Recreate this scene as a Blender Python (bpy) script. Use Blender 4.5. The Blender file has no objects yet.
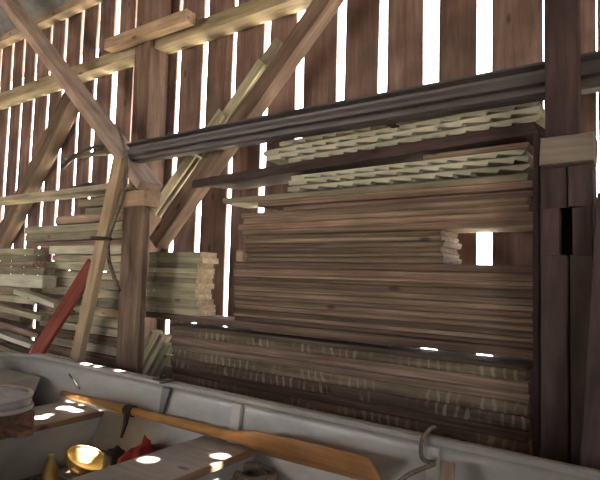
import bpy, bmesh, math, random
from mathutils import Vector, Matrix

random.seed(7)
SC = bpy.context.scene
COL = SC.collection
PI = math.pi

# ------------------------------------------------------------------ camera
F_PX = 520.0
CAM = Vector((0.0, -2.6, 1.35))
_y, _p, _r = math.radians(35.4), math.radians(3.8), math.radians(1.6)
FWD = Vector((-math.sin(_y)*math.cos(_p), math.cos(_y)*math.cos(_p), math.sin(_p)))
_r0 = Vector((math.cos(_y), math.sin(_y), 0)); _u0 = _r0.cross(FWD)
RIGHT = _r0*math.cos(_r) + _u0*math.sin(_r)
UP = RIGHT.cross(FWD)
cd = bpy.data.cameras.new('camera'); cam = bpy.data.objects.new('camera', cd); COL.objects.link(cam)
cd.sensor_width = 36.0; cd.lens = 36.0*F_PX/600.0; cd.clip_start = 0.02; cd.clip_end = 300
m3 = Matrix((RIGHT, UP, -FWD)).transposed()
cam.matrix_world = Matrix.Translation(CAM) @ m3.to_4x4()
SC.camera = cam

def _ray(px, py):
    return FWD + RIGHT*((px-300)/F_PX) + UP*((240-py)/F_PX)
def pt(px, py, y):            # where a sight line meets the vertical plane at depth y
    d = _ray(px, py); return CAM + d*((y-CAM.y)/d.y)
def pz(px, py, z):            # where it meets a level surface at height z
    d = _ray(px, py); return CAM + d*((z-CAM.z)/d.z)

# ------------------------------------------------------------------ materials
def _mat(name):
    m = bpy.data.materials.new(name); m.use_nodes = True
    nt = m.node_tree; b = nt.nodes['Principled BSDF']
    return m, nt, b
def _N(nt, t, **kw):
    n = nt.nodes.new(t)
    for k, v in kw.items(): setattr(n, k, v)
    return n

def wood(name, dark, mid, light, rough=0.8, grain=16, along=1.0, vary=0.35, hue=0.02, bump=0.25, stain=0.5, ticks=False):
    m, nt, b = _mat(name); L = nt.links.new
    tc = _N(nt, 'ShaderNodeTexCoord'); oi = _N(nt, 'ShaderNodeObjectInfo')
    off = _N(nt, 'ShaderNodeVectorMath', operation='SCALE'); off.inputs[0].default_value = (31, 17, 23)
    L(oi.outputs['Random'], off.inputs['Scale'])
    ad = _N(nt, 'ShaderNodeVectorMath', operation='ADD'); L(tc.outputs['Object'], ad.inputs[0]); L(off.outputs[0], ad.inputs[1])
    mp = _N(nt, 'ShaderNodeMapping'); mp.inputs['Scale'].default_value = (along, grain, grain); L(ad.outputs[0], mp.inputs['Vector'])
    n1 = _N(nt, 'ShaderNodeTexNoise'); n1.inputs['Scale'].default_value = 2.2; n1.inputs['Detail'].default_value = 7; n1.inputs['Roughness'].default_value = 0.65
    n1.inputs['Distortion'].default_value = 0.4
    L(mp.outputs[0], n1.inputs['Vector'])
    cr = _N(nt, 'ShaderNodeValToRGB'); e = cr.color_ramp.elements
    e[0].position = 0.28; e[0].color = (*dark, 1); e[1].position = 0.72; e[1].color = (*light, 1)
    k = e.new(0.5); k.color = (*mid, 1)
    L(n1.outputs['Fac'], cr.inputs['Fac'])
    n2 = _N(nt, 'ShaderNodeTexNoise'); n2.inputs['Scale'].default_value = 3.0; n2.inputs['Detail'].default_value = 3
    L(ad.outputs[0], n2.inputs['Vector'])
    mr = _N(nt, 'ShaderNodeMapRange'); mr.inputs[1].default_value = 0.3; mr.inputs[2].default_value = 0.7
    mr.inputs[3].default_value = 1.0 - stain*0.5; mr.inputs[4].default_value = 1.0 + stain*0.35
    L(n2.outputs['Fac'], mr.inputs[0])
    rv = _N(nt, 'ShaderNodeMapRange'); rv.inputs[3].default_value = 1.0 - vary; rv.inputs[4].default_value = 1.0 + vary*0.7
    L(oi.outputs['Random'], rv.inputs[0])
    mu = _N(nt, 'ShaderNodeMath', operation='MULTIPLY'); L(mr.outputs[0], mu.inputs[0]); L(rv.outputs[0], mu.inputs[1])
    wn = _N(nt, 'ShaderNodeTexWhiteNoise', noise_dimensions='1D'); L(oi.outputs['Random'], wn.inputs['W'])
    hr = _N(nt, 'ShaderNodeMapRange'); hr.inputs[3].default_value = 0.5-hue; hr.inputs[4].default_value = 0.5+hue
    L(wn.outputs['Value'], hr.inputs[0])
    hs = _N(nt, 'ShaderNodeHueSaturation'); L(cr.outputs['Color'], hs.inputs['Color']); L(mu.outputs[0], hs.inputs['Value']); L(hr.outputs[0], hs.inputs['Hue'])
    out = hs.outputs['Color']
    # small dark knots
    vo = _N(nt, 'ShaderNodeTexVoronoi'); vo.inputs['Scale'].default_value = 1.0
    mk = _N(nt, 'ShaderNodeMapping'); mk.inputs['Scale'].default_value = (3.0, 7.0, 7.0); L(ad.outputs[0], mk.inputs['Vector']); L(mk.outputs[0], vo.inputs['Vector'])
    kr = _N(nt, 'ShaderNodeMapRange'); kr.inputs[1].default_value = 0.05; kr.inputs[2].default_value = 0.12; kr.inputs[3].default_value = 0.75; kr.inputs[4].default_value = 0.0
    L(vo.outputs['Distance'], kr.inputs[0])
    mx = _N(nt, 'ShaderNodeMix', data_type='RGBA'); L(kr.outputs[0], mx.inputs[0]); L(out, mx.inputs[6]); mx.inputs[7].default_value = (dark[0]*.35, dark[1]*.3, dark[2]*.3, 1)
    out = mx.outputs[2]
    if ticks:   # pale chalky marks in a row along the board edge
        sx = _N(nt, 'ShaderNodeSeparateXYZ'); L(tc.outputs['Object'], sx.inputs[0])
        fr = _N(nt, 'ShaderNodeMath', operation='FRACT'); dv = _N(nt, 'ShaderNodeMath', operation='MULTIPLY'); dv.inputs[1].default_value = 21.0
        nj = _N(nt, 'ShaderNodeTexNoise'); nj.inputs['Scale'].default_value = 9; L(ad.outputs[0], nj.inputs['Vector'])
        a2 = _N(nt, 'ShaderNodeMath', operation='MULTIPLY_ADD'); a2.inputs[1].default_value = 1.6; L(nj.outputs['Fac'], a2.inputs[0]); L(dv.outputs[0], a2.inputs[2])
        L(sx.outputs['X'], dv.inputs[0]); L(a2.outputs[0], fr.inputs[0])
        lt = _N(nt, 'ShaderNodeMath', operation='LESS_THAN'); lt.inputs[1].default_value = 0.32; L(fr.outputs[0], lt.inputs[0])
        ns = _N(nt, 'ShaderNodeTexNoise'); ns.inputs['Scale'].default_value = 6; L(ad.outputs[0], ns.inputs['Vector'])
        gt = _N(nt, 'ShaderNodeMapRange'); gt.inputs[1].default_value = 0.42; gt.inputs[2].default_value = 0.62; gt.inputs[4].default_value = 0.5; L(ns.outputs['Fac'], gt.inputs[0])
        m2 = _N(nt, 'ShaderNodeMath', operation='MULTIPLY'); L(lt.outputs[0], m2.inputs[0]); L(gt.outputs[0], m2.inputs[1])
        mt = _N(nt, 'ShaderNodeMix', data_type='RGBA'); L(m2.outputs[0], mt.inputs[0]); L(out, mt.inputs[6]); mt.inputs[7].default_value = (0.46, 0.40, 0.31, 1)
        out = mt.outputs[2]
    L(out, b.inputs['Base Color']); b.inputs['Roughness'].default_value = rough
    b.inputs['Specular IOR Level'].default_value = 0.25
    bp = _N(nt, 'ShaderNodeBump'); bp.inputs['Strength'].default_value = bump; bp.inputs['Distance'].default_value = 0.01
    L(n1.outputs['Fac'], bp.inputs['Height']); L(bp.outputs[0], b.inputs['Normal'])
    return m

def metal(name, base, rough, metallic=1.0, dirt=(0.1, 0.08, 0.06), amount=0.5, scale=4, stretch=(1, 1, 1), bump=0.1):
    m, nt, b = _mat(name); L = nt.links.new
    tc = _N(nt, 'ShaderNodeTexCoord'); mp = _N(nt, 'ShaderNodeMapping'); mp.inputs['Scale'].default_value = stretch
    L(tc.outputs['Object'], mp.inputs[0])
    n = _N(nt, 'ShaderNodeTexNoise'); n.inputs['Scale'].default_value = scale; n.inputs['Detail'].default_value = 8; n.inputs['Roughness'].default_value = .65; L(mp.outputs[0], n.inputs[0])
    mr = _N(nt, 'ShaderNodeMapRange'); mr.inputs[1].default_value = .45; mr.inputs[2].default_value = .8; mr.inputs[4].default_value = amount; L(n.outputs['Fac'], mr.inputs[0])
    mx = _N(nt, 'ShaderNodeMix', data_type='RGBA'); mx.inputs[6].default_value = (*base, 1); mx.inputs[7].default_value = (*dirt, 1); L(mr.outputs[0], mx.inputs[0])
    L(mx.outputs[2], b.inputs['Base Color']); b.inputs['Metallic'].default_value = metallic
    rr = _N(nt, 'ShaderNodeMapRange'); rr.inputs[3].default_value = rough-.06; rr.inputs[4].default_value = rough+.15; L(n.outputs['Fac'], rr.inputs[0]); L(rr.outputs[0], b.inputs['Roughness'])
    bp = _N(nt, 'ShaderNodeBump'); bp.inputs['Strength'].default_value = bump; bp.inputs['Distance'].default_value = .01; L(n.outputs['Fac'], bp.inputs['Height']); L(bp.outputs[0], b.inputs['Normal'])
    return m

M_STACK = wood('weathered_board', (.085, .056, .042), (.215, .150, .113), (.40, .30, .225), vary=.5, hue=.018, grain=30, along=.7)
M_STACKG = wood('grey_green_board', (.17, .155, .105), (.33, .30, .215), (.46, .42, .31), vary=.42, hue=.02)
M_TICK = wood('marked_board', (.085, .058, .040), (.185, .130, .092), (.28, .20, .145), vary=.30, ticks=True)
M_PALE = wood('pale_board', (.34, .33, .25), (.55, .53, .42), (.68, .66, .54), vary=.18, hue=.012, stain=.35)
M_ENDS = wood('pale_lit_end_board', (.30, .23, .15), (.50, .40, .28), (.62, .52, .38), vary=.2)
M_DARK = wood('dark_timber', (.030, .020, .020), (.062, .040, .039), (.10, .066, .060), vary=.2, grain=9)
M_POST = wood('post_timber', (.075, .052, .038), (.160, .113, .083), (.25, .182, .135), vary=.12, grain=9)
M_GREY = wood('grey_timber', (.11, .09, .075), (.19, .16, .135), (.26, .225, .19), vary=.1, grain=9)
M_BEAM = wood('beam_timber', (.17, .14, .09), (.32, .265, .175), (.43, .36, .25), vary=.10, grain=9)
M_STRUT = wood('strut_timber', (.24, .175, .14), (.40, .31, .255), (.50, .40, .33), vary=.05, grain=9)
M_LEAN = wood('leaning_board', (.22, .16, .10), (.38, .285, .19), (.48, .37, .26), vary=.05, grain=10)
M_WALL = wood('wall_board', (.078, .050, .043), (.165, .108, .092), (.28, .195, .165), vary=.0, grain=7, along=.6, stain=.9)
M_RED = wood('red_paint_board', (.16, .048, .028), (.25, .078, .046), (.31, .11, .07), vary=.0, stain=.6)
M_OAR = wood('oar_wood', (.36, .17, .05), (.58, .31, .105), (.70, .42, .17), rough=.45, grain=11, vary=.0, bump=.1, stain=.6)
M_SEAT = wood('seat_board', (.30, .265, .25), (.40, .355, .335), (.47, .42, .40), rough=.6, vary=.05, bump=.1)
M_TRIM = wood('seat_edge', (.15, .085, .05), (.27, .16, .10), (.36, .23, .15), rough=.6, vary=.05)
M_ALU = metal('dull_aluminium', (.47, .455, .42), .45, .6, (.22, .20, .17), .55, 5, (1, 1, 2.5))
M_RIB = metal('pale_rib', (.66, .64, .60), .5, .3, (.3, .27, .24), .5, 6)
M_ALUD = metal('dark_aluminium', (.20, .20, .20), .5, .7, (.10, .09, .08), .5)
M_PAINT = metal('grey_painted_metal', (.36, .37, .36), .55, 0.0, (.20, .18, .15), .6, 5)
M_RAIL = metal('galvanised_rail', (.125, .115, .12), .5, .6, (.055, .045, .045), .6, 3, (1, 6, 6))
M_IRON = metal('dark_iron', (.05, .045, .04), .5, .6, (.10, .05, .03), .5)
M_BRASS = metal('old_brass', (.60, .44, .20), .35, .9, (.25, .17, .08), .5, 8)
M_ROOF = metal('roof_sheet', (.33, .34, .35), .6, .3, (.16, .15, .14), .8, 14)
M_SNATH = wood('bent_wood', (.06, .045, .035), (.13, .10, .08), (.22, .18, .15), grain=20, vary=0, rough=.5)
M_ROPE = wood('rope_fibre', (.13, .10, .075), (.24, .185, .14), (.36, .29, .22), grain=40, along=40, vary=.0)
M_CUSH = metal('grey_vinyl', (.42, .42, .43), .6, 0, (.20, .19, .19), .8, 9)
M_PIPE = metal('pale_piping', (.50, .46, .42), .6, 0, (.25, .22, .2), .5, 9)
M_CLOTHR = metal('red_cloth', (.36, .035, .035), .85, 0, (.14, .02, .02), .7, 12)
M_DTARP = metal('dark_tarp', (.055, .045, .04), .7, 0, (.12, .09, .07), .6, 9)
M_DIRT = metal('dirt_floor', (.17, .135, .10), .95, 0, (.09, .07, .05), .8, 5)
M_STONE = metal('stone_ledge', (.20, .175, .15), .95, 0, (.09, .08, .07), .8, 7, bump=.6)
M_GRAVEL = metal('outside_ground', (.58, .50, .40), .95, 0, (.33, .32, .2), .7, 3)

# ------------------------------------------------------------------ object helpers
def link(name, bm, mat, parent=None, loc=None, rot=None, smooth=False):
    me = bpy.data.meshes.new(name)
    bmesh.ops.recalc_face_normals(bm, faces=bm.faces[:])
    bm.to_mesh(me); bm.free()
    o = bpy.data.objects.new(name, me); COL.objects.link(o)
    me.materials.append(mat)
    if smooth:
        for f in me.polygons: f.use_smooth = True
    if parent: o.parent = parent
    M = (rot.to_4x4() if rot else Matrix.Identity(4))
    M.translation = loc if loc is not None else Vector((0, 0, 0))
    if parent: o.matrix_local = M if loc is not None or rot else Matrix.Identity(4)
    else: o.matrix_world = M
    return o
def tag(o, label, cat, group=None):
    o['label'] = label; o['category'] = cat
    if group: o['group'] = group
    return o
def thing(name, label, cat, loc=(0, 0, 0), group=None):
    o = bpy.data.objects.new(name, None); COL.objects.link(o); o.location = loc; o.empty_display_size = .1
    return tag(o, label, cat, group)
def struct(o):
    o['kind'] = 'structure'; return o

def bar_bm(L, W, T, c=.004, nx=10, wob=.003, rag=.004, rnd=random):
    """A sawn board along local x (0..L), y -W/2..W/2, z 0..T, with eased edges, a little warp and rough ends."""
    bm = bmesh.new(); rings = []
    c = min(c, T*.3, W*.3)
    a, b_, p1, p2 = rnd.uniform(-1, 1), rnd.uniform(-1, 1), rnd.uniform(0, 6), rnd.uniform(0, 6)
    prof = [(-W/2+c, 0), (W/2-c, 0), (W/2, c), (W/2, T-c), (W/2-c, T), (-W/2+c, T), (-W/2, T-c), (-W/2, c)]
    for i in range(nx+1):
        t = i/nx; x = L*t
        dz = wob*a*math.sin(t*3.1+p1)*.5; dy = wob*b_*math.sin(t*5+p2)
        ring = []
        for (y, z) in prof:
            ex = rnd.uniform(-rag, rag) if i in (0, nx) else 0
            ring.append(bm.verts.new((x+ex, y+dy+rnd.uniform(-wob, wob)*.25, z+dz+rnd.uniform(-wob, wob)*.2)))
        rings.append(ring)
    for i in range(nx):
        for k in range(8):
            bm.faces.new((rings[i][k], rings[i][(k+1) % 8], rings[i+1][(k+1) % 8], rings[i+1][k]))
    bm.faces.new(rings[0][::-1]); bm.faces.new(rings[-1])
    return bm

def board(name, mat, x0, x1, y0, y1, z0, z1, parent=None, tilt=0.0, yaw=0.0, **kw):
    """Lengthwise along x; tilt raises the far (x1) end, yaw turns it about the vertical, both about the x0 end."""
    bm = bar_bm(x1-x0, y1-y0, z1-z0, **kw)
    R = Matrix.Rotation(yaw, 3, 'Z') @ Matrix.Rotation(-tilt, 3, 'Y')
    return link(name, bm, mat, parent, Vector((x0, (y0+y1)/2, z0)), R)

def upright(name, mat, x0, x1, y0, y1, z0, z1, parent=None, **kw):
    bm = bar_bm(z1-z0, y1-y0, x1-x0, **kw)          # local x -> up
    R = Matrix(((0, 0, -1), (0, 1, 0), (1, 0, 0)))   # x->z, z->-x
    return link(name, bm, mat, parent, Vector((x1, (y0+y1)/2, z0)), R)

def beam(name, mat, a, b, W, T, side=Vector((0, 1, 0)), parent=None, **kw):
    """From a to b (the middle of the board's cross-section): W along `side`, T across it."""
    a, b = Vector(a), Vector(b); d = (b-a); L = d.length; d.normalize()
    s = (side - d*side.dot(d)).normalized(); t = d.cross(s)
    bm = bar_bm(L, W, T, **kw); bmesh.ops.translate(bm, verts=bm.verts[:], vec=(0, 0, -T/2))
    R = Matrix((d, s, t)).transposed()
    return link(name, bm, mat, parent, a, R)

def tube_bm(pts, r, n=8, r1=None, closed=False):
    bm = bmesh.new(); pts = [Vector(p) for p in pts]; N = len(pts); rings = []
    prev = None
    for i, p in enumerate(pts):
        if closed: d = pts[(i+1) % N]-pts[i-1]
        else: d = pts[min(i+1, N-1)]-pts[max(i-1, 0)]
        d.normalize()
        u = (prev - d*prev.dot(d)) if prev else (Vector((0, 0, 1)).cross(d) if abs(d.z) < .9 else Vector((1, 0, 0)).cross(d))
        u.normalize(); prev = u; v = d.cross(u)
        rr = r if r1 is None else r+(r1-r)*i/(N-1)
        rings.append([bm.verts.new(p+u*rr*math.cos(2*PI*k/n)+v*rr*math.sin(2*PI*k/n)) for k in range(n)])
    for i in range(N if closed else N-1):
        A, B = rings[i], rings[(i+1) % N]
        for k in range(n): bm.faces.new((A[k], A[(k+1) % n], B[(k+1) % n], B[k]))
    if not closed: bm.faces.new(rings[0][::-1]); bm.faces.new(rings[-1])
    return bm
def smooth_path(pts, n=6):
    pts = [Vector(p) for p in pts]; out = []
    P = [pts[0]]+pts+[pts[-1]]
    for i in range(1, len(P)-2):
        for k in range(n):
            t = k/n; a, b, c, d = P[i-1], P[i], P[i+1], P[i+2]
            out.append(.5*((2*b)+(c-a)*t+(2*a-5*b+4*c-d)*t*t+(3*b-a-3*c+d)*t**3))
    out.append(pts[-1]); return out
def lathe_bm(prof, n=24):
    bm = bmesh.new(); rings = []
    for (r, z) in prof:
        rings.append([bm.verts.new((max(r, .0005)*math.cos(2*PI*k/n), max(r, .0005)*math.sin(2*PI*k/n), z)) for k in range(n)])
    for i in range(len(rings)-1):
        for k in range(n): bm.faces.new((rings[i][k], rings[i][(k+1) % n], rings[i+1][(k+1) % n], rings[i+1][k]))
    bm.faces.new(rings[0][::-1]); bm.faces.new(rings[-1])
    return bm
def prism_bm(poly, y0, y1):
    """Outline in x-z, given depth from y0 to y1."""
    bm = bmesh.new()
    A = [bm.verts.new((x, y0, z)) for x, z in poly]; B = [bm.verts.new((x, y1, z)) for x, z in poly]
    n = len(poly)
    for i in range(n): bm.faces.new((A[i], A[(i+1) % n], B[(i+1) % n], B[i]))
    bm.faces.new(A[::-1]); bm.faces.new(B)
    return bm
ORD = 'first second third fourth fifth sixth seventh eighth ninth tenth eleventh twelfth thirteenth fourteenth fifteenth sixteenth seventeenth eighteenth nineteenth twentieth'.split()
def nth(i, n, top='topmost', bottom='bottom'):
    return top if i == 0 else bottom if i == n-1 else ORD[i]

# ------------------------------------------------------------------ the barn shell
SUN = Vector((.33, .10, .93)).normalized()
def grid_sheet(name, x0, x1, y0, y1, z, mat):
    bm = bmesh.new(); bmesh.ops.create_grid(bm, x_segments=1, y_segments=1, size=1)
    for v in bm.verts: v.co = Vector((x0 if v.co.x < 0 else x1, y0 if v.co.y < 0 else y1, z))
    return struct(link(name, bm, mat))
grid_sheet('floor', -11, 4, -7.6, .0, 0, M_DIRT)
grid_sheet('ground_outside', -40, 30, .0, 45, -.05, M_GRAVEL)
grid_sheet('ground_outside_front', -60, 30, -45, -7.6, -.05, M_GRAVEL)
grid_sheet('ground_outside_side', 4, 30, -7.6, 0, -.05, M_GRAVEL)

# wall boards with daylight between them
GAPS = [(-5.67, .075), (-5.42, .07), (-5.17, .065), (-4.90, .07), (-4.64, .07), (-4.37, .065), (-4.12, .07), (-3.84, .085), (-3.57, .04),
        (-3.30, .03), (-3.03, .05), (-2.75, .06), (-2.455, .045), (-2.165, .06), (-1.885, .072), (-1.585, .062), (-1.31, .062), (-1.02, .098), (-.74, .085),
        (-.47, .007), (-.25, .006), (.02, .02), (.3, .03), (.58, .03), (.86, .03), (1.14, .03), (1.42, .03), (1.7, .03), (1.98, .03)]
left = -5.67
while left > -10.6:
    left -= .262; GAPS.insert(0, (left, .07))
def wall_bm(xa, xb, H, gaps, T=.014):
    bm = bmesh.new(); rnd = random.Random(3)
    edges = [xa]+[g for g in gaps]+[xb]
    def add(xl, xr, z0=-.05, zt=H):
        n = 14; rows = []
        ph = [rnd.uniform(0, 6) for _ in range(4)]
        dy = rnd.uniform(-.002, .002)
        for i in range(n+1):
            z = z0+(zt-z0)*i/n
            l = xl+.0035*math.sin(z*2.1+ph[0])+.0012*math.sin(z*7+ph[1]); r = xr+.0035*math.sin(z*1.9+ph[2])+.0012*math.sin(z*6+ph[3])
            rows.append([bm.verts.new(p) for p in ((l, dy, z), (r, dy, z), (r, dy+T, z), (l, dy+T, z))])
        for i in range(n):
            for k in range(4): bm.faces.new((rows[i][k], rows[i][(k+1) % 4], rows[i+1][(k+1) % 4], rows[i+1][k]))
        bm.faces.new(rows[0][::-1]); bm.faces.new(rows[-1])
    prev = xa
    for (g, w) in gaps:
        w = w*.92-(.016 if g < -3.9 else 0)
        add(prev, g-w/2); prev = g+w/2
    add(prev, xb)
    return bm
# grain runs up the boards, so the mesh is built lying along local x and stood up
bm = wall_bm(-11, 4, 3.765, GAPS)
R = Matrix(((0, 0, -1), (0, 1, 0), (1, 0, 0)))
for v in bm.verts: v.co = R.transposed() @ v.co
wall = struct(link('wall_back', bm, M_WALL, rot=R))

def simple_wall(name, pts_, depth):
    bm = bmesh.new()
    A = [bm.verts.new(p) for p in pts_]; B = [bm.verts.new(Vector(p)+Vector(depth)) for p in pts_]; n = len(A)
    for i in range(n): bm.faces.new((A[i], A[(i+1) % n], B[(i+1) % n], B[i]))
    bm.faces.new(A[::-1]); bm.faces.new(B)
    return struct(link(name, bm, M_WALL))
RIDGE = (-3.8, 6.1)
SIDE = (-5.5, -3.7, 2.3)      # open doorway in the right-hand end wall
simple_wall('wall_right', [(4, 0, 0), (4, SIDE[1], 0), (4, SIDE[1], SIDE[2]), (4, SIDE[0], SIDE[2]), (4, SIDE[0], 0), (4, -7.6, 0), (4, -7.6, 3.775), (4, RIDGE[0], RIDGE[1]), (4, 0, 3.775)], (.03, 0, 0))
simple_wall('wall_left', [(-11, 0, 0), (-11, -7.6, 0), (-11, -7.6, 3.775), (-11, RIDGE[0], RIDGE[1]), (-11, 0, 3.775)], (-.03, 0, 0))
DOOR = (-7.8, -5.2, 2.5)     # wide open barn doorway in the wall behind the camera
simple_wall('wall_front', [(-11, -7.6, 0), (DOOR[0], -7.6, 0), (DOOR[0], -7.6, DOOR[2]), (DOOR[1], -7.6, DOOR[2]), (DOOR[1], -7.6, 0), (4, -7.6, 0), (4, -7.6, 3.775), (-11, -7.6, 3.775)], (0, -.03, 0))

# roof sheets, pierced by small unseen holes, added to drop sun spots on the boat
SPOTS = []
def spot(px, py, z, rx, ry, ang=0.0): SPOTS.append((pz(px, py, z), rx, ry, ang))
for q in [(40, 417, .553, .036, .030), (48.5, 414.3, .553, .018, .014), (66, 407.5, .553, .045, .032), (76, 410, .553, .040, .022),
          (149, 458.5, .585, .032, .026), (221, 455, .585, .032, .024), (220.5, 464, .585, .028, .02), (216.5, 479, .585, .045, .03),
          (28, 350, .775, .022, .02), (86, 364.5, .775, .04, .028), (98, 367, .775, .022, .018), (121, 371, .775, .034, .026),
          (86, 455, .40, .03, .05), (82, 466, .40, .03, .03), (58, 473, .42, .02, .05)]: spot(*q)
slope = (RIDGE[1]-3.775)/(-RIDGE[0])
def roof_z(y): return 3.775 + slope*(-y)
def roof_bm(yA, yB, zf, holes):
    bm = bmesh.new(); edges = []
    def loop(co):
        v = [bm.verts.new(c) for c in co]
        for i in range(len(v)): edges.append(bm.edges.new((v[i], v[(i+1) % len(v)])))
    loop([(-11.2, yA, zf(yA)), (4.2, yA, zf(yA)), (4.2, yB, zf(yB)), (-11.2, yB, zf(yB))])
    for (p, rx, ry, _a) in holes:
        # follow the sun from the spot up to the sheet
        t = (3.775 - slope*p.y - p.z)/(SUN.z + slope*SUN.y); h = p + SUN*t
        loop([(h.x+rx*math.cos(2*PI*k/12), h.y+ry*math.sin(2*PI*k/12), zf(h.y+ry*math.sin(2*PI*k/12))) for k in range(12)])
    bmesh.ops.triangle_fill(bm, edges=edges, use_beauty=True, use_dissolve=False)
    return bm
roof = struct(link('ceiling', roof_bm(.35, RIDGE[0], roof_z, SPOTS), M_ROOF))
roof2 = struct(link('ceiling_front', roof_bm(RIDGE[0], -8.0, lambda y: RIDGE[1]+(y-RIDGE[0])*(RIDGE[1]-3.775)/3.8, []), M_ROOF))

# stone ledge under the wall
LEDGE = .60
bm = bmesh.new(); rnd = random.Random(11)
nx, prof = 60, [(-.66, 0), (-.64, .3), (-.64, LEDGE), (-.0, LEDGE), (-.0, 0)]
rings = [[bm.verts.new((-10.9+14.8*i/nx, y+(rnd.uniform(-.01, .01) if 0 < j < 2 else 0), z)) for j, (y, z) in enumerate(prof)] for i in range(nx+1)]
for i in range(nx):
    for k in range(4): bm.faces.new((rings[i][k], rings[i][k+1], rings[i+1][k+1], rings[i+1][k]))
bm.faces.new(rings[0]); bm.faces.new(rings[-1][::-1])
struct(link('trim_1', bm, M_STONE))

# ------------------------------------------------------------------ frame timbers
o = board('wall_plate', M_BEAM, -10.9, 3.9, -.12, -.016, 3.70, 3.768, nx=30); tag(o, 'uppermost horizontal beam where the board wall meets the metal roof', 'beam')
o = board('wall_girt', M_BEAM, -10.9, 3.9, -.16, -.016, 3.01, 3.105, nx=40, wob=.004); tag(o, 'long weathered horizontal girt nailed across the wall boards, under the short patch board', 'beam')
a, b = pt(105.5, 43, -.28), pt(187, 14.5, -.28)
o = board('patch_board', M_LEAN, a.x, b.x, -.29, -.205, (a.z+b.z)/2-.045, (a.z+b.z)/2+.04, tilt=(b.z-a.z)/(b.x-a.x)*.6); tag(o, 'short pale board fixed over the girt, crossing the tall wall post near the roof', 'board')

o = upright('wall_post', M_POST, -3.30, -3.12, -.20, -.015, LEDGE, 3.698, nx=16); tag(o, 'tall brown wall post rising to the roof plate, its right side lit by daylight', 'post')
a, b = pt(118.5, 300, -.48), pt(140.5, 300, -.48)
rp = upright('rack_post', M_POST, a.x, b.x, -.48, -.435, LEDGE, pt(130, 206, -.48).z, nx=12); tag(rp, 'shorter brown rack post in front of the wall post, a pale block on its top', 'post')
a, b = pt(121.5, 192, -.505), pt(143, 206, -.505)
z0b, z1b = b.z, a.z
o = board('bolster_block', M_LEAN, a.x, b.x, -.505, -.37, z0b+.004, z1b, nx=4); tag(o, 'pale squared block sitting on top of the short rack post by the bent pole', 'block')

# slanting strut across the upper left
yf, yb_ = -.515, -.335
A0, A1 = pt(3, 4, yf), pt(60, 80, yf)
d = (A1-A0).normalized(); foot_z = z1b
P0 = A0 - d*.28
tt = (foot_z+.03 - A0.z)/d.z; P1 = A0 + d*tt
o = beam('slanting_strut', M_STRUT, Vector((P0.x, (yf+yb_)/2, P0.z)), Vector((P1.x, (yf+yb_)/2, P1.z)), yb_-yf, .065, nx=16); tag(o, 'big square strut slanting from the roof down to the pale block, upper left', 'strut')

# braces
def edge_brace(name, mat, l0, l1, r0, r1, yf, yb, label, ext0=0, ext1=0):
    L0, L1, R0, R1 = [pt(*q, yf) for q in (l0, l1, r0, r1)]
    a, b = (L0+R0)/2, (L1+R1)/2; d = (b-a).normalized()
    w = ((R0-a)-d*((R0-a).dot(d))).length*2*.5 + ((R1-b)-d*((R1-b).dot(d))).length
    a = a-d*ext0; b = b+d*ext1
    a.y = b.y = (yf+yb)/2
    o = beam(name, mat, a, b, yb-yf, w, nx=14); tag(o, label, 'brace'); return o
edge_brace('diagonal_brace', M_POST, (225, 127), (307, 7), (243, 123), (330, 0), -.27, -.166, 'large diagonal brace climbing right from the wall post behind the metal rail', ext0=1.02, ext1=.18)
edge_brace('diagonal_brace', M_POST, (40, 140), (59, 102), (51, 140), (70, 100), -.155, -.03, 'smaller diagonal brace at the far left, rising under the girt', ext0=1.28, ext1=.13)

# thin boards leaning behind the large brace
for i, (q0, q1, yy, lab) in enumerate([((163, 214), (279, 40), -.045, 'longest thin board leaning along the large diagonal brace'),
                                   ((158, 214), (262, 62), -.075, 'thin grey board leaning between two others against the large brace'),
                                   ((153, 212), (222, 112), -.11, 'shortest thin board leaning in front beside the large diagonal brace')]):
    a, b = pt(*q0, yy), pt(*q1, yy)
    d_ = (b-a).normalized(); nrm = Vector((-d_.z, 0, d_.x))
    o = beam('thin_board', M_STACKG, a, b, .022, .075); tag(o, lab, 'board', 'thin boards leaning along the brace')

# rail along the front
ra, rb = pt(127, 151, -.42), pt(545, 84, -.42)
rz = (ra.z+rb.z)/2
prof = [(-.045, -.055), (-.030, -.062), (.030, -.062), (.035, -.035), (.015, -.030), (.015, -.012), (.035, -.008), (.035, .030), (.015, .035), (.015, .052), (-.02, .056), (-.042, .05),
        (-.046, .040), (-.020, .030), (-.018, .018), (-.046, .010), (-.050, -.008), (-.044, -.02), (-.022, -.026), (-.024, -.036), (-.046, -.042)]
bm = bmesh.new(); nx = 40; Lr = 3.75; rings = []
for i in range(nx+1):
    x = Lr*i/nx
    rings.append([bm.verts.new((x, y+.003*math.sin(x*2), z*1.18+.004*math.sin(x*1.7))) for y, z in prof])
for i in range(nx):
    for k in range(len(prof)): bm.faces.new((rings[i][k], rings[i][(k+1) % len(prof)], rings[i+1][(k+1) % len(prof)], rings[i+1][k]))
bm.faces.new(rings[0][::-1]); bm.faces.new(rings[-1])
rail = link('metal_rail', bm, M_RAIL, loc=Vector((ra.x+.05, -.42, rz))); tag(rail, 'long dark ribbed metal rail running level across the wall above the board stacks', 'rail')
for x in (.55, 1.9, 3.1):
    bm = prism_bm([(x-.02, -.066), (x+.02, -.066), (x+.02, -.061), (x-.02, -.061)], -.04, .12)
    link('hanger_strap', bm, M_IRON, rail)

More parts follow.
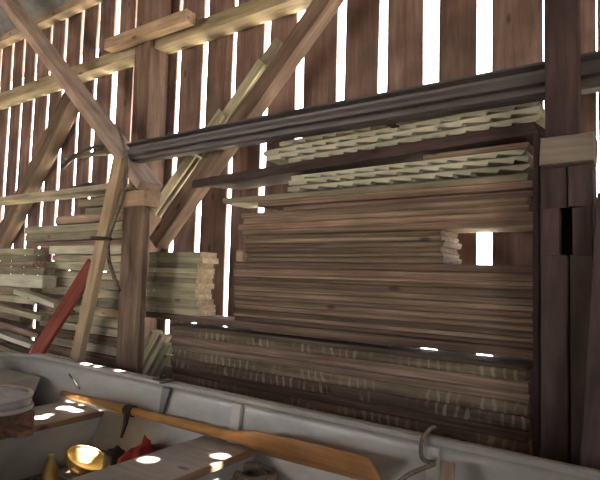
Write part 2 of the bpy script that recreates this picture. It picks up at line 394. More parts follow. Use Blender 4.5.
# right-hand double post with a mortise, a bolster and an upright strut
t = thing('double_post', 'dark double post of paired timbers with a square mortise slot, right side', 'post', (0, 0, LEDGE))
yP = -.47
def X(px, py, y=yP): return pt(px, py, y).x
def Z(px, py, y=yP): return pt(px, py, y).z
xl, xr, xm, xs0, xs1 = X(540.5, 230), X(593, 230), X(569, 300), X(559, 230), X(572, 230)
zb, zs0, zs1 = Z(565, 167), Z(565, 255), Z(565, 207)
g = .003
def up(name, x0, x1, z0, z1, y0=yP, y1=-.33, m=M_DARK): return upright(name, m, x0, x1, y0, y1, z0-LEDGE, z1-LEDGE, parent=t, nx=5, wob=.002)
up('lower_timber', xl, xm-g, LEDGE, zs0-g); up('lower_timber', xm+g, xr, LEDGE, zs0-g)
up('mortise_cheek', xl, xs0, zs0, zs1-g); up('mortise_cheek', xs1, xr, zs0, zs1-g)
up('back_block', xs0+.001, xs1-.001, zs0, zs1-g, y0=-.375)
xm2 = X(567, 190)
up('upper_timber', xl, xm2-g, zs1, zb); up('upper_timber', xm2+g, xr, zs1, zb)
a, b = pt(540, 138, -.54), pt(593, 167, -.54)
zt = a.z
o = board('bolster_block', M_GREY, a.x, b.x, -.54, -.40, Z(565, 167)+.002, zt, nx=4); tag(o, 'wide grey block bridging the top of the dark double post on the right', 'block')
a, b = pt(545, 60, -.54), pt(579, 60, -.54)
o = upright('upright_strut', M_DARK, a.x, b.x, -.54, -.476, zt+.002, 3.9, nx=10); tag(o, 'tall dark upright plank standing on the grey block, crossing the metal rail', 'strut')
a, b = pt(533, 170, -.30), pt(539.5, 170, -.30)
o = upright('thin_batten', M_DARK, a.x, b.x, -.31, -.28, LEDGE, pt(536, 130, -.3).z, nx=8); tag(o, 'thin dark upright batten closing the right ends of the board stacks', 'batten')
# wide plank leaning at the lower right corner
bmx = [(594.5, 196), (577, 462)]
a, b = pt(*bmx[0], -.50), pt(*bmx[1], -.58)
off_ = Vector((.14, 0, 0))
d_ = (b-a).normalized(); bb = b + d_*((b.z-LEDGE-.003)/-d_.z)
o = beam('wide_plank', M_DARK, bb+off_, a+off_, .03, .26, nx=8); tag(o, 'wide dark plank leaning at the lower right beside the double post', 'plank')

# ------------------------------------------------------------------ board stacks on the rack
YF = -.28
shz0, shz1 = 1.035, 1.07
o = board('rack_shelf', M_STACK, -2.94, -.44, -.30, -.10, shz0-.004, shz1, nx=20, wob=.004); tag(o, 'long thick shelf plank carrying the big stack, above the chalk-marked boards', 'shelf')

def stack(name, mat, zs, xl, xr, labelf, group, yf=YF, yb=-.035, jx=.02, jy=.016, mats=None, seed=1, cat='board', xs=None):
    rnd = random.Random(seed); n = len(zs)-1
    for i in range(n):                         # from the top of the stack downward
        z1, z0 = zs[i], zs[i+1]
        l, r_ = (xs[i] if xs and xs[i] else (xl, xr))
        yy = yf+rnd.uniform(-jy, jy)
        o = board(name, mats[i] if mats else mat, l+rnd.uniform(-jx, jx), r_+rnd.uniform(-jx, jx*.5), yy, (yb if (name, i) != ('marked_plank', 0) else -.13), z0+.0001, z1-.0001, nx=18, wob=.0003, rnd=rnd, rag=.006, c=.006)
        tag(o, labelf(i, n), cat, group)

def levels(z1, z0, n, seed, j=.25):
    rnd = random.Random(seed); w = [1+rnd.uniform(-j, j) for _ in range(n)]; s = sum(w); z = z1; out = [z1]
    for q in w: z -= (z1-z0)*q/s; out.append(z)
    return out
# big stack on the shelf
stack('stacked_board', M_STACK, levels(1.415, shz1, 13, 2, .4), -2.12, -.445,
      lambda i, n: f'{nth(i, n)} board of the tall wide stack resting on the shelf plank', 'boards of the big shelf stack', seed=21)
# shorter pack on it, leaving a window to its right
stack('stacked_board', M_STACK, levels(1.575, 1.417, 6, 4), -2.03, -.845,
      lambda i, n: f'{nth(i, n)} board of the short pack left of the bright window slot', 'boards of the short pack', seed=22, jx=.015)
# boards above it
zsC = levels(1.735, 1.577, 5, 5)
stack('stacked_board', M_STACK, zsC, -2.10, -.465, lambda i, n: f'{nth(i, n)} long board of the pack spanning above the bright window slot', 'boards above the window slot', seed=23,
      xs=[(-1.80, -.47), None, None, None, (-2.05, -.45)])
stack('stacked_board', M_STACK, [1.808, 1.772, 1.737], -2.26, -.465, lambda i, n: ('upper' if i == 0 else 'lower')+' of two long overhanging boards just beneath the notched pale rows', 'overhanging long boards', seed=24,
      xs=[(-2.26, -.47), (-1.95, -.455)], mats=[M_STACKG, M_STACK])

# pale rows with saw-toothed lower edges
def tooth_row(L, h, pitch=.105, drop=.016, seed=0):
    rnd = random.Random(seed); poly = [(0, h), (0, 0)]
    x = 0
    while x < L-.03:
        w = min(pitch*rnd.uniform(.75, 1.25), L-x)
        poly.append((x+w*.93, -drop*.25)); poly.append((x+w, drop*.75)); x += w
    poly[-1] = (L, drop*.75)
    poly += [(L, h)]
    return prism_bm(poly, -.12, .12)
def pale_row(x0, x1, z0, h, tilt, label, group, seed, yc=-.165):
    bm = tooth_row(x1-x0, h-.010, seed=seed)
    o = link('notched_board', bm, M_PALE, loc=Vector((x0, yc, z0+.005)), rot=Matrix.Rotation(-tilt, 3, 'Y')); tag(o, label, 'board', group)
gB = 'pale notched boards of the lower rows'
pale_row(-1.74, -.47, 1.810, .034, .003, 'lowest pale saw-toothed board in the bundle under the dark timber', gB, 1)
pale_row(-1.73, -.475, 1.842, .034, .005, 'middle pale saw-toothed board in the bundle under the dark timber', gB, 2, yc=-.172)
pale_row(-1.72, -.49, 1.873, .032, .008, 'highest pale saw-toothed board in the bundle under the dark timber', gB, 3, yc=-.16)
o = board('filler_board', M_STACK, -.95, -.48, -.27, -.05, 1.912, 1.938, tilt=.008, wob=.001); tag(o, 'short brown filler board between the dark timber and the lower pale rows', 'board')
o = board('long_timber', M_DARK, -2.49, -.43, -.31, -.06, 1.885, 1.938, tilt=.037, nx=20, rag=.02, wob=.001); 
for v in o.data.vertices:
    if v.co.x < .11: v.co.y = min(v.co.y, -.093)
tag(o, 'long dark timber with a pointed left end between the two pale bundles', 'timber')
gA = 'pale notched boards of the upper rows'
pale_row(-1.74, -.425, 1.968, .038, .036, 'lowest pale saw-toothed board in the upper bundle beneath the metal rail', gA, 4)
pale_row(-1.90, -.43, 1.999, .037, .036, 'second lowest pale saw-toothed board in the upper bundle beneath the rail', gA, 5, yc=-.17)
pale_row(-1.93, -.44, 2.034, .036, .034, 'second highest pale saw-toothed board in the upper bundle beneath the rail', gA, 6, yc=-.16)
pale_row(-1.80, -.75, 2.072, .032, .030, 'topmost pale saw-toothed board in the upper bundle beneath the rail', gA, 7, yc=-.175)

# thick boards with chalk marks under the shelf
zsF = [1.004, .980, .935, .885, .845, .790, .735, .690, .645, LEDGE+.002]
stack('marked_plank', M_TICK, zsF, -2.645, -.48, lambda i, n: f'{nth(i, n)} plank of the chalk-marked stack behind the boat, under the shelf', 'chalk-marked planks behind the boat',
      seed=31, jx=.012, jy=.008, cat='plank', mats=[M_STACK, M_TICK, M_STACK, M_STACK, M_TICK, M_TICK, M_STACK, M_TICK, M_TICK])

o = board('slit_blocker_board', M_STACK, -2.05, -1.15, -.19, -.14, 1.0045, 1.027, nx=6, wob=.001); tag(o, 'added thin board blocking daylight in the slit between shelf plank and chalk-marked stack', 'board')  # added board that stops daylight leaking through part of the slit
# short stack beside the rack post: boards with a row of notches
rnd = random.Random(5); zsG = levels(1.475, shz1, 12, 6, .12)
for i in range(12):
    z1, z0 = zsG[i]-.0002, zsG[i+1]+.0002; h = z1-z0; L = .50+rnd.uniform(-.022, .022)
    bm = prism_bm([(0, 0), (.075, 0), (.078, h*.45), (.105, h*.45), (.108, 0), (L, 0), (L-.004, h*.5), (L, h), (0, h)], -.115, .03)
    o = link('short_board', bm, M_STACKG, loc=Vector((-2.93+rnd.uniform(-.008, .008), -.165+rnd.uniform(-.016, .012), z0)))
    o.data.materials.append(M_ENDS)  # paler wood on the right ends: daylight from the wall gap put into the colour
    for f in o.data.polygons:
        if f.normal.x > .8 and f.center.x > .3: f.material_index = 1
    tag(o, f'{nth(i, 12)} board of the short greenish stack right of the rack post', 'board', 'short greenish boards by the post')
o = board('pale_block', M_ENDS, -2.105, -2.055, -.29, -.20, 1.4185, 1.485, nx=2, rag=.002); tag(o, 'small pale square block at the left front end of the short pack', 'block')

# slanted boards leaning below the shelf
for i, (q0, q1) in enumerate([((134, 376), (157, 331)), ((141, 380), (166, 335)), ((148, 383), (170, 344)), ((155, 384), (171, 355)), ((162, 385), (171, 367))]):
    a, b = pt(*q0, -.26), pt(*q1, -.22)
    d_ = (b-a).normalized(); a = a - d_*((a.z-LEDGE-.012)/d_.z)
    o = beam('slanted_board', M_STACKG, a, b, .10, .030, nx=5, wob=.001); tag(o, f'{nth(i, 5, "leftmost", "rightmost")} of the pale boards slanting up between the rack post and the marked stack', 'board', 'slanted boards by the rack post')

# ------------------------------------------------------------------ left-hand shelf and piles
a, b = pt(0, 196, -.33), pt(122, 188, -.33)
o = board('shelf_board', M_STACKG, -5.6, b.x-.02, -.36, -.165, (a.z+b.z)/2-.03, (a.z+b.z)/2+.012, nx=20, wob=.006); tag(o, 'thin horizontal shelf board high on the left, ending at the slanting strut', 'shelf')
zarm = (a.z+b.z)/2+.012
bm = bmesh.new(); rnd = random.Random(9)
bmesh.ops.create_uvsphere(bm, u_segments=18, v_segments=10, radius=1)
for v in bm.verts:
    v.co = Vector((v.co.x*.24, v.co.y*.09, max(v.co.z, -.3)*.045+.0135+.006*math.sin(v.co.x*7)))
o = link('bark_slab', bm, M_DARK, loc=Vector((pt(88, 190, -.2).x, -.2, zarm+.002)), smooth=True); tag(o, 'dark curved bark slab lying on the high left shelf', 'slab')

gH = 'boards of the left wall pile'
def pb(name, mat, pl, pr, thick, y, depth, label, group, tilt=0.0, yaw=0.0):
    """Front lower edge runs between two sighted points at depth y."""
    a, b = pt(*pl, y), pt(*pr, y)
    o = board(name, mat, a.x, b.x, y, y+depth, min(a.z, b.z), min(a.z, b.z)+thick, nx=10, wob=.004, rag=.006, tilt=tilt, yaw=yaw)
    tag(o, label, 'board', group); return o
zt_ = 1.93
rows = [(-3.775, -3.16, .045, M_STACKG), (-3.70, -3.15, .04, M_STACKG), (-4.05, -3.16, .05, M_STACK), (-4.54, -3.17, .048, M_STACKG), (-4.54, -3.15, .045, M_STACKG), (-4.40, -3.2, .03, M_STACK),
        (-4.14, -3.15, .05, M_PALE), (-4.15, -3.14, .04, M_STACKG), (-4.28, -3.15, .052, M_STACKG), (-4.25, -3.16, .045, M_STACKG), (-4.30, -3.15, .05, M_STACKG), (-4.22, -3.15, .05, M_STACKG),
        (-4.20, -3.14, .05, M_STACKG), (-4.15, -3.16, .05, M_ENDS), (-4.24, -3.16, .05, M_STACKG), (-4.20, -3.14, .045, M_STACKG), (-4.24, -3.15, .05, M_STACK), (-4.2, -3.13, .05, M_STACKG), (-4.2, -3.12, .05, M_STACK),
        (-4.2, -3.15, .05, M_STACKG)]
tot = sum(r[2]+.012 for r in rows); z = 1.885; sc_ = (z-LEDGE-.002)/tot
rnd = random.Random(13)
zz = z
for i, (l, r_, h, mt) in enumerate(rows):
    hh = (h+.012)*sc_; z0 = zz-hh
    yy = -.30+rnd.uniform(-.03, .03)
    o = board('piled_board', mt, l+rnd.uniform(-.02, .02), r_+rnd.uniform(-.02, .01), yy, -.04, z0+.001, zz-.001-(.004 if i % 2 else 0), nx=12, wob=.004, rag=.008)
    tag(o, f'{nth(i, len(rows))} board of the pile against the wall behind the red plank', 'board', gH); zz = z0

gI = 'boards of the far left pile'
# far-left pile: level courses above, turned boards below
zI = 1.50
colsI = [(-5.2, -4.16, .045, M_STACKG), (-5.2, -4.15, .04, M_STACKG), (-5.2, -4.12, .04, M_STACK), (-5.25, -4.02, .05, M_STACKG), (-5.2, -3.98, .085, M_PALE), (-5.3, -4.2, .06, M_STACK), (-5.3, -4.1, .05, M_STACKG), (-5.3, -4.3, .05, M_STACK),
         (-5.3, -4.32, .10, M_STACK), (-5.3, -4.3, .10, M_STACKG), (-5.3, -4.3, .12, M_STACK)]
zz = zI; sc_ = (zI-LEDGE-.002)/sum(c[2] for c in colsI)
for i, (l, r_, h, mt) in enumerate(colsI):
    h *= sc_; z0 = zz-h
    o = board('piled_board', mt, l, r_+rnd.uniform(-.02, .02), -.435+rnd.uniform(-.015, .015), -.335, z0+.001, zz-.001, nx=8, wob=.004, rag=.008)
    tag(o, f'{nth(i, len(colsI))} board of the far left pile at the edge of the photo', 'board', gI); zz = z0
gT = 'turned boards spilling from the left pile'
turned = [((0, 307), (46, 318), .055, M_STACKG, 'highest'), ((24, 293), (60, 305), .05, M_PALE, 'pale'), ((0, 322), (44, 336), .05, M_STACK, 'middle'), ((0, 333), (36, 346), .045, M_PALE, 'narrow light'),
          ((0, 345), (30, 356), .05, M_STACK, 'lowest'), ((48, 303), (68, 313), .045, M_STACK, 'short')]
for i, (q0, q1, th, mt, w) in enumerate(turned):
    a, b = pt(*q0, -.495), pt(*q1, -.535)
    a = a - (b-a)*.15
    d_ = (b-a)
    o = beam('spilled_board', mt, a, b, .09, th*.8, nx=8, rag=.01); tag(o, f'{w} board turned outward from the far left pile toward the boat', 'board', gT)

# red plank and leaning board in front of the piles
a, b = pt(93, 264, -.53), pt(38, 352, -.67)
d_ = (b-a).normalized(); b2 = b + d_*((b.z-LEDGE-.02)/-d_.z)
o = beam('red_plank', M_RED, b2, a, .03, .12, nx=8, side=Vector((0, 1, 0))); tag(o, 'red painted plank leaning against the left board pile behind the boat', 'plank')
a, b = pt(120, 158, -.545), pt(78, 356, -.62)
d_ = (b-a).normalized(); b2 = b + d_*((b.z-LEDGE-.01)/-d_.z)
o = beam('leaning_plank', M_LEAN, b2, a, .045, .098, nx=12); tag(o, 'bare wood plank leaning beside the bent pole, foot behind the boat', 'plank')

# bent snath with a side grip, hanging from the strut
sn = [(119, 128), (123, 142), (126, 158), (126, 176), (122, 198), (114, 222), (108.5, 240), (108.5, 258), (113, 274), (119, 291)]
t = thing('scythe_snath', 'dark bent wooden scythe pole hanging in front of the rack post', 'tool', pt(119, 291, -.60))
path = smooth_path([pt(x, y, -.60)-t.location for x, y in sn], 5)
link('bent_shaft', tube_bm(path, .010, 10, .013), M_SNATH, t, smooth=True)
g0, g1 = pt(92, 238, -.62), pt(111, 239, -.60)
link('side_grip', tube_bm([g0-t.location, (g0*.5+g1*.5)-t.location, g1-t.location], .014, 10, .011), M_IRON, t, smooth=True)
# dark curved stick and pale pole at upper left behind the strut
p_ = smooth_path([pt(62, 168, -.10), pt(70, 160, -.10), pt(80, 153, -.10), pt(94, 147, -.10), pt(108, 145, -.10)], 5)
o = link('curved_stick', tube_bm([q-p_[0] for q in p_], .02, 8, .012), M_IRON, loc=p_[0], smooth=True); tag(o, 'dark curved stick hung on the wall left of the slanting strut', 'stick')
a, b = pt(66, 158, -.05), pt(126, 150, -.05)
o = link('hanging_pole', tube_bm([Vector((0, 0, 0)), (b-a)*.5, b-a], .022, 8), M_STACKG, loc=a, smooth=True); tag(o, 'pale level pole fixed to the wall behind the slanting strut', 'pole')

# ------------------------------------------------------------------ the boat
boat = thing('rowing_boat', 'dull silver aluminium rowing boat in the foreground', 'boat', (-1.3, -1.43, .27))
BO = boat.location.copy()
BX0, BX1, BYF, BYN, GZ = -3.76, 1.15, -.75, -2.11, .77
def plan_ring(inset, z, n_c=8, insx=None):
    insx = inset if insx is None else insx
    x0, x1, yf, yn = BX0+insx, BX1-insx, BYF-inset, BYN+inset
    r = .17; pts_ = []
    xs = [x0+r+(x1-.9-x0-r)*i/24 for i in range(25)]
    for x in xs: pts_.append((x, yf))
    for i in range(1, 9): a_ = i/8; pts_.append((x1-.9+.9*math.sin(a_*PI/2), yf+(-.38)*(1-math.cos(a_*PI/2))))
    for i in range(8, 0, -1): a_ = i/8; pts_.append((x1-.9+.9*math.sin(a_*PI/2), yn+.38*(1-math.cos(a_*PI/2))))
    for x in xs[::-1]: pts_.append((x, yn))
    for i in range(1, n_c+1): a_ = i/n_c*PI/2; pts_.append((x0+r-r*math.sin(a_), yn+r-r*math.cos(a_)))
    for i in range(1, n_c): a_ = 0; pts_.append((x0, yn+r+(yf-r-yn-r)*i/n_c))
    for i in range(0, n_c): a_ = i/n_c*PI/2; pts_.append((x0+r-r*math.cos(a_), yf-r+r*math.sin(a_)))
    return [Vector((x, y, z-(.02 if x < BX0+.3 else 0)*(1 if z > .7 else 0)))-BO for x, y in pts_]
levels_h = [(0, GZ), (.006, .72), (.014, .64), (.03, .56), (.075, .44), (.13, .355), (.20, .300), (.5, .285)]
bm = bmesh.new(); rings = [[bm.verts.new(p) for p in plan_ring(i_, z_, insx=i_*.6)] for i_, z_ in levels_h]
n = len(rings[0])
for i in range(len(rings)-1):
    for k in range(n): bm.faces.new((rings[i][k], rings[i][(k+1) % n], rings[i+1][(k+1) % n], rings[i+1][k]))
bm.faces.new(rings[-1])
hull = link('hull', bm, M_ALU, boat, smooth=True)
sm = hull.modifiers.new('thickness', 'SOLIDIFY'); sm.thickness = .006; sm.offset = 0
# rolled gunwale
def sweep_closed(path, prof):
    bm = bmesh.new(); N = len(path); rr = []
    for i, p in enumerate(path):
        d = (path[(i+1) % N]-path[i-1]); d.z = 0; d.normalize(); s = Vector((-d.y, d.x, 0))
        rr.append([bm.verts.new(p+s*u+Vector((0, 0, w))) for u, w in prof])
    m_ = len(prof)
    for i in range(N):
        for k in range(m_): bm.faces.new((rr[i][k], rr[i][(k+1) % m_], rr[(i+1) % N][(k+1) % m_], rr[(i+1) % N][k]))
    return bm
link('gunwale', sweep_closed(plan_ring(0, GZ), [(-.012, -.012), (-.012, .004), (-.004, .010), (.022, .010), (.030, .003), (.030, -.022), (.022, -.024), (.022, -.012)]), M_ALU, boat)
def seat(x0, x1, zt, lab=None):
    yn, yf = BYN+.033, BYF-.033
    s = board('seat', M_SEAT, x0-BO.x, x1-BO.x, yn-BO.y, yf-BO.y, zt-.02-BO.z, zt-BO.z, parent=boat, nx=6, wob=.001, rag=0)
    s['label'] = lab
    # front panel with the hull's slant cut into its ends
    for nm, x, tw in (('front_panel', x1-.022, .012), ('back_panel', x0+.012, .012)):
        bm = bmesh.new(); co = [(yf, zt-.021), (yf-.05, .44), (yf-.105, .355), (yf-.17, .305), (yn+.17, .305), (yn+.105, .355), (yn+.05, .44), (yn, zt-.021)]
        A_ = [bm.verts.new(Vector((x, y, z))-Vector((x0, (yn+yf)/2, zt-.02))) for y, z in co]; B_ = [bm.verts.new(v.co+Vector((tw, 0, 0))) for v in A_]
        m_ = len(co)
        for i in range(m_): bm.faces.new((A_[i], A_[(i+1) % m_], B_[(i+1) % m_], B_[i]))
        bm.faces.new(A_[::-1]); bm.faces.new(B_)
        link(nm, bm, M_PAINT, s)
    bm = bar_bm(yf-yn-.01, .016, .030, nx=6, wob=.001, rag=0)
    link('edge_strip', bm, M_TRIM, s, Vector((x1-x0-.004, -(yf-yn)/2+.005, -.006)), Matrix(((0, -1, 0), (1, 0, 0), (0, 0, 1))))
    return s
SZ = .58
seat(-2.99, -2.61, SZ-.03, 'seat nearer the square end, brown edge strip')
seat(-1.80, -1.495, SZ, 'middle seat with sun spots')
# square-end box
bm = bmesh.new()
dz_, dx_ = .655, -3.26
co = [(-3.775, BYF-.06), (dx_, BYF-.06), (dx_, BYN+.06), (-3.775, BYN+.06)]
A_ = [bm.verts.new(Vector((x, y, dz_))-BO) for x, y in co]; B_ = [bm.verts.new(Vector((min(x, dx_) if i in (1, 2) else x+.05, y-(.12 if i < 2 else -.12), .33))-BO) for i, (x, y) in enumerate(co)]
for i in range(4): bm.faces.new((A_[i], A_[(i+1) % 4], B_[(i+1) % 4], B_[i]))
bm.faces.new(A_); bm.faces.new(B_[::-1])
link('stern_box', bm, M_ALU, boat)
# floor boards
for k in range(4):
    y = -1.95+k*.27
    board('floor_board', M_STACK, -2.55-BO.x, -1.83-BO.x, y-BO.y, y+.22-BO.y, .302-BO.z, .316-BO.z, parent=boat, nx=4)
# ribs down the inner side
def rib(px, wpx, name, mat, z1=GZ-.02, z0=.56, taper=1.0):
    x = pt(px, 400, -.78).x; w = abs(pt(px+wpx, 400, -.78).x-x)
    bm = bmesh.new()
    zsr = [z1, .72, .62, z0]; ins = [.004, .006, .018, .030]
    rr = []
    for z, i_ in zip(zsr, ins):
        f_ = (z-z0)/(z1-z0); ww = w*(taper+(1-taper)*f_)
        rr.append([bm.verts.new(Vector(p)-BO) for p in ((x, BYF-i_+.002, z), (x, BYF-i_-.02, z), (x+ww, BYF-i_-.02, z), (x+ww, BYF-i_+.002, z))])
    for i in range(3):
        for k in range(4): bm.faces.new((rr[i][k], rr[i][(k+1) % 4], rr[i+1][(k+1) % 4], rr[i+1][k]))
    bm.faces.new(rr[0]); bm.faces.new(rr[-1][::-1])
    return link(name, bm, mat, boat)
rib(231, 9, 'rib', M_RIB); rib(427, 11, 'rib', M_RIB, z0=.50)
rb_ = rib(160.5, 8, 'oarlock_bracket', M_ALUD, z0=.60, taper=.35)
xq = pt(163, 383, -.76).x
bm = bar_bm(.10, .055, .012, nx=3); link('socket_plate', bm, M_ALUD, rb_, Vector((xq-.04, BYF-.02, GZ+.011))-BO)
link('socket_pin', tube_bm([(0, 0, 0), (0, 0, .02), (0, 0, .04)], .016, 10), M_IRON, rb_, Vector((xq+.01, BYF-.022, GZ+.0))-BO)

# timber bearers under the hull
for x, w in ((-2.9, 'left'), (.3, 'right')):
    o = board('timber_bearer', M_POST, x, x+.16, -2.0, -.85, .0, .28, nx=3); tag(o, f'squared timber under the {w} end of the boat hull', 'block')

# oar
t = thing('oar', 'varnished orange-brown wooden oar lying over the boat seats', 'oar', (-2.0, -.87, .60))
T0 = t.location.copy()
O0, O1, O2 = Vector((-2.98, -.82, .597)), Vector((-1.60, -.825, .622)), Vector((-.885, -.838, .640))
path = [O0+(O1-O0)*(i/12)-T0 for i in range(13)]
link('shaft', tube_bm(path, .019, 12, .024), M_OAR, t, smooth=True)
d_ = (O2-O1).normalized(); side = Vector((.0, -.66, .75)); side = (side-d_*side.dot(d_)).normalized(); nrm = d_.cross(side)
bm = bmesh.new(); Lb = (O2-O1).length; rings = []
for i in range(15):
    s_ = i/14; x = -.12+(Lb+.12)*s_
    w = .022+(.094-.022)*min(1, max(0, (s_-.08)/.28))**1.1
    if s_ > .94: w *= 1-.10*((s_-.94)/.06)
    th = .014*(1-s_)+.007
    rings.append([bm.verts.new(O1-T0+d_*x+side*w*math.cos(2*PI*k/16)*(1 if True else 0)+nrm*th*math.sin(2*PI*k/16)) for k in range(16)])
for i in range(14):
    for k in range(16): bm.faces.new((rings[i][k], rings[i][(k+1) % 16], rings[i+1][(k+1) % 16], rings[i+1][k]))
bm.faces.new(rings[0][::-1]); bm.faces.new(rings[-1])
link('blade', bm, M_OAR, t, smooth=True)
cpt = O0+(O1-O0)*.47-T0
link('oarlock_collar', tube_bm([cpt-Vector((.03, 0, 0)), cpt, cpt+Vector((.03, 0, 0))], .030, 12), M_IRON, t)
link('oarlock_tail', tube_bm([cpt+Vector((.0, -.02, -.015)), cpt+Vector((.01, -.035, -.06)), cpt+Vector((-.01, -.04, -.13))], .016, 8, .007), M_IRON, t, smooth=True)

# thin rod leaning against the hull
a, b = pt(69, 374, -.80), pz(116, 441, .33)
p_ = smooth_path([a, a*.6+b*.4+Vector((.01, -.012, .01)), b], 6)
o = link('thin_rod', tube_bm([q-b for q in p_], .004, 6, .006), M_IRON, loc=b); tag(o, 'thin dark rod leaning on the inner boat side past the oar', 'rod')

# clutter on the boat floor
c = pz(82, 470, .36)
t = thing('brass_bowl', 'tilted brass bowl catching the sun between the boat seats', 'bowl', (c.x, c.y, .318))
Rb = Matrix.Rotation(.35, 3, 'Y') @ Matrix.Rotation(-.2, 3, 'X')
link('bowl', lathe_bm([(.03, 0), (.07, .012), (.10, .04), (.11, .075), (.104, .075), (.094, .044), (.066, .019), (.02, .01)], 28), M_BRASS, t, Vector((0, 0, .03)), Rb, smooth=True)
rim = [Rb @ Vector((.108*math.cos(2*PI*k/28), .108*math.sin(2*PI*k/28), .076))+Vector((0, 0, .03)) for k in range(28)]
link('rim', tube_bm(rim, .006, 8, closed=True), M_BRASS, t, smooth=True)
c = pz(50, 480, .36)
o = link('brass_canister', lathe_bm([(.03, 0), (.035, .01), (.035, .10), (.02, .125), (.014, .15), (.016, .155), (.012, .16)], 16), M_BRASS, loc=Vector((c.x, c.y, .318)), smooth=True); tag(o, 'small brass canister standing left of the tilted bowl', 'canister')
def heap(name, mat, c, rx, ry, h, seed, label, cat):
    rnd = random.Random(seed); bm = bmesh.new(); bmesh.ops.create_icosphere(bm, subdivisions=4, radius=1)
    ph = [rnd.uniform(0, 6) for _ in range(6)]
    for v in bm.verts:
        k = 1+.12*math.sin(v.co.x*7+ph[0]+3*v.co.y)+.10*math.sin(v.co.y*9+ph[1])+.06*math.sin(v.co.x*17+v.co.y*13+ph[2])
        v.co = Vector((v.co.x*rx*k, v.co.y*ry*k, max(v.co.z, -.05)*h*k+.05*h))
    o = link(name, bm, mat, loc=Vector(c), smooth=True); tag(o, label, cat); return o
c = pz(156, 446, .49)
heap('red_cloth', M_CLOTHR, (c.x-.05, c.y-.03, .318), .12, .10, .17, 4, 'crumpled red cloth heaped in the boat against the back of the middle seat', 'cloth')
c = pz(122, 452, .40)
heap('dark_tarp', M_DTARP, (c.x-.02, c.y-.03, .318), .17, .12, .085, 8, 'dark crumpled tarp on the boat floor between the two seats', 'tarp')
sticks = [((92, 432), (128, 446), .36, 'brown stick on the boat floor nearest the hull side'), ((96, 455), (146, 446), .40, 'grey stick on the boat floor pointing at the red cloth'), ((98, 441), (125, 455), .34, 'short brown stick crossing under the others on the boat floor')]
for q0, q1, z_, lab in sticks:
    a, b = pz(*q0, z_), pz(*q1, z_); a.z = b.z = z_ if 'grey' not in lab else .35
    o = beam('loose_stick', M_STACK, a, b, .03, .024, nx=5); tag(o, lab, 'stick', 'sticks on the boat floor')

# blocks and cushion on the seat at the left
c = pz(4, 424, .58)
o = board('wooden_block', M_TRIM, c.x-.22, c.x+.06, c.y-.12, c.y+.10, SZ-.028, SZ+.05, nx=3, yaw=.1); tag(o, 'brown wooden block on the left seat carrying the grey cushion', 'block')
c2 = pz(22, 431, .57)
o = board('wooden_block', M_TRIM, c2.x-.12, c2.x+.05, c2.y-.05, c2.y+.03, SZ-.028, SZ+.0, nx=2); tag(o, 'small flat wooden block on the left seat in front of the larger one', 'block')
c = pz(-4, 402, .68)
t = thing('boat_cushion', 'round grey cushion with pale piping lying on the wooden block', 'cushion', (c.x, c.y, SZ+.052))
bm = bmesh.new(); bmesh.ops.create_uvsphere(bm, u_segments=28, v_segments=14, radius=1)
for v in bm.verts: v.co = Vector((v.co.x*.19, v.co.y*.15, (abs(v.co.z)**.7)*(1 if v.co.z > 0 else -1)*.05+.055+.010*math.sin(v.co.x*9)*math.sin(v.co.y*7)))
link('pad', bm, M_CUSH, t, smooth=True)
for z_, k_ in ((.085, .93), (.030, .96)):
    link('piping', tube_bm([(.19*k_*math.cos(2*PI*k/36)*1.02, .15*k_*math.sin(2*PI*k/36)*1.02, z_) for k in range(36)], .013, 8, closed=True), M_PIPE, t, smooth=True)

# coiled rope at the bottom
c = pz(251, 474, .50)
pts_ = []
for k in range(260):
    u = k/259; a_ = u*2*PI*7.5; rr = .125-.055*u**2+.006*math.sin(a_*1.3)
    pts_.append(Vector((rr*math.cos(a_), rr*.9*math.sin(a_), 0.021+.175*u)))
o = link('rope_coil', tube_bm(pts_, .019, 8), M_ROPE, loc=Vector((c.x+.02, c.y, .322)), smooth=True); tag(o, 'coil of brown rope in the boat right of the middle seat', 'rope')
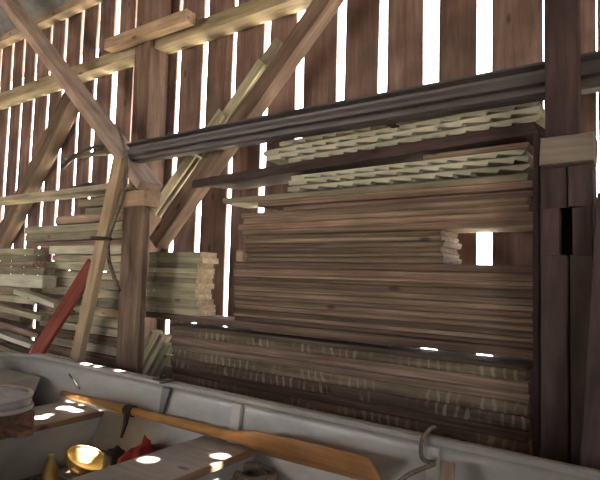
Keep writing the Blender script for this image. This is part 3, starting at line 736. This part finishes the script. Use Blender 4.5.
# rope and lashed stick over the gunwale at right
a = [pt(436, 431, -.735)+Vector((0, 0, .015)), pt(430, 434, -.745)+Vector((0, 0, .018)), pt(423, 438, -.775), pt(421, 448, -.79), pt(422, 457, -.81), pt(428, 462, -.815), pt(434, 464, -.83), pt(424, 468, -.84), pt(410, 474, -.86), pt(399, 482, -.88)]
p_ = smooth_path(a, 5)
o = link('gunwale_rope', tube_bm([q-p_[0] for q in p_], .008, 8), M_ROPE, loc=p_[0], smooth=True); tag(o, 'brown rope looped over the near right gunwale and tied round the rib', 'rope')
a, b = pt(448, 462, -.83), pt(446, 500, -.88)
o = beam('boat_paddle_grip', M_LEAN, b, a, .02, .045, nx=3); tag(o, 'short wooden grip leaning in the boat right of the tied rope', 'grip')

# ------------------------------------------------------------------ light
w = bpy.data.worlds.new('sky'); SC.world = w; w.use_nodes = True
bg = w.node_tree.nodes['Background']; bg.inputs[0].default_value = (.93, .96, 1.0, 1); bg.inputs[1].default_value = 11.5
sl = bpy.data.lights.new('sun', 'SUN'); sl.energy = 105.0; sl.angle = math.radians(.55); sl.color = (1, .94, .84)
so = bpy.data.objects.new('sun', sl); COL.objects.link(so); so.rotation_euler = SUN.to_track_quat('Z', 'Y').to_euler()
pl = bpy.data.lights.new('doorway_daylight', 'AREA'); pl.shape = 'RECTANGLE'; pl.size = DOOR[1]-DOOR[0]; pl.size_y = DOOR[2]; pl.cycles.is_portal = True
po = bpy.data.objects.new('doorway_daylight', pl); COL.objects.link(po); po.location = ((DOOR[0]+DOOR[1])/2, -7.6, DOOR[2]/2); po.rotation_euler = (PI/2, 0, PI)

p2_ = bpy.data.lights.new('side_doorway_daylight', 'AREA'); p2_.shape = 'RECTANGLE'; p2_.size = SIDE[1]-SIDE[0]; p2_.size_y = SIDE[2]; p2_.cycles.is_portal = True
p2o = bpy.data.objects.new('side_doorway_daylight', p2_); COL.objects.link(p2o); p2o.location = (4, (SIDE[0]+SIDE[1])/2, SIDE[2]/2); p2o.rotation_euler = (PI/2, 0, PI/2)
vs = SC.view_settings; vs.view_transform = 'Standard'; vs.look = 'None'; vs.exposure = 0; vs.gamma = 1; vs.use_curve_mapping = False
SC.cycles.use_denoising = True
SC.cycles.max_bounces = 8; SC.cycles.diffuse_bounces = 5
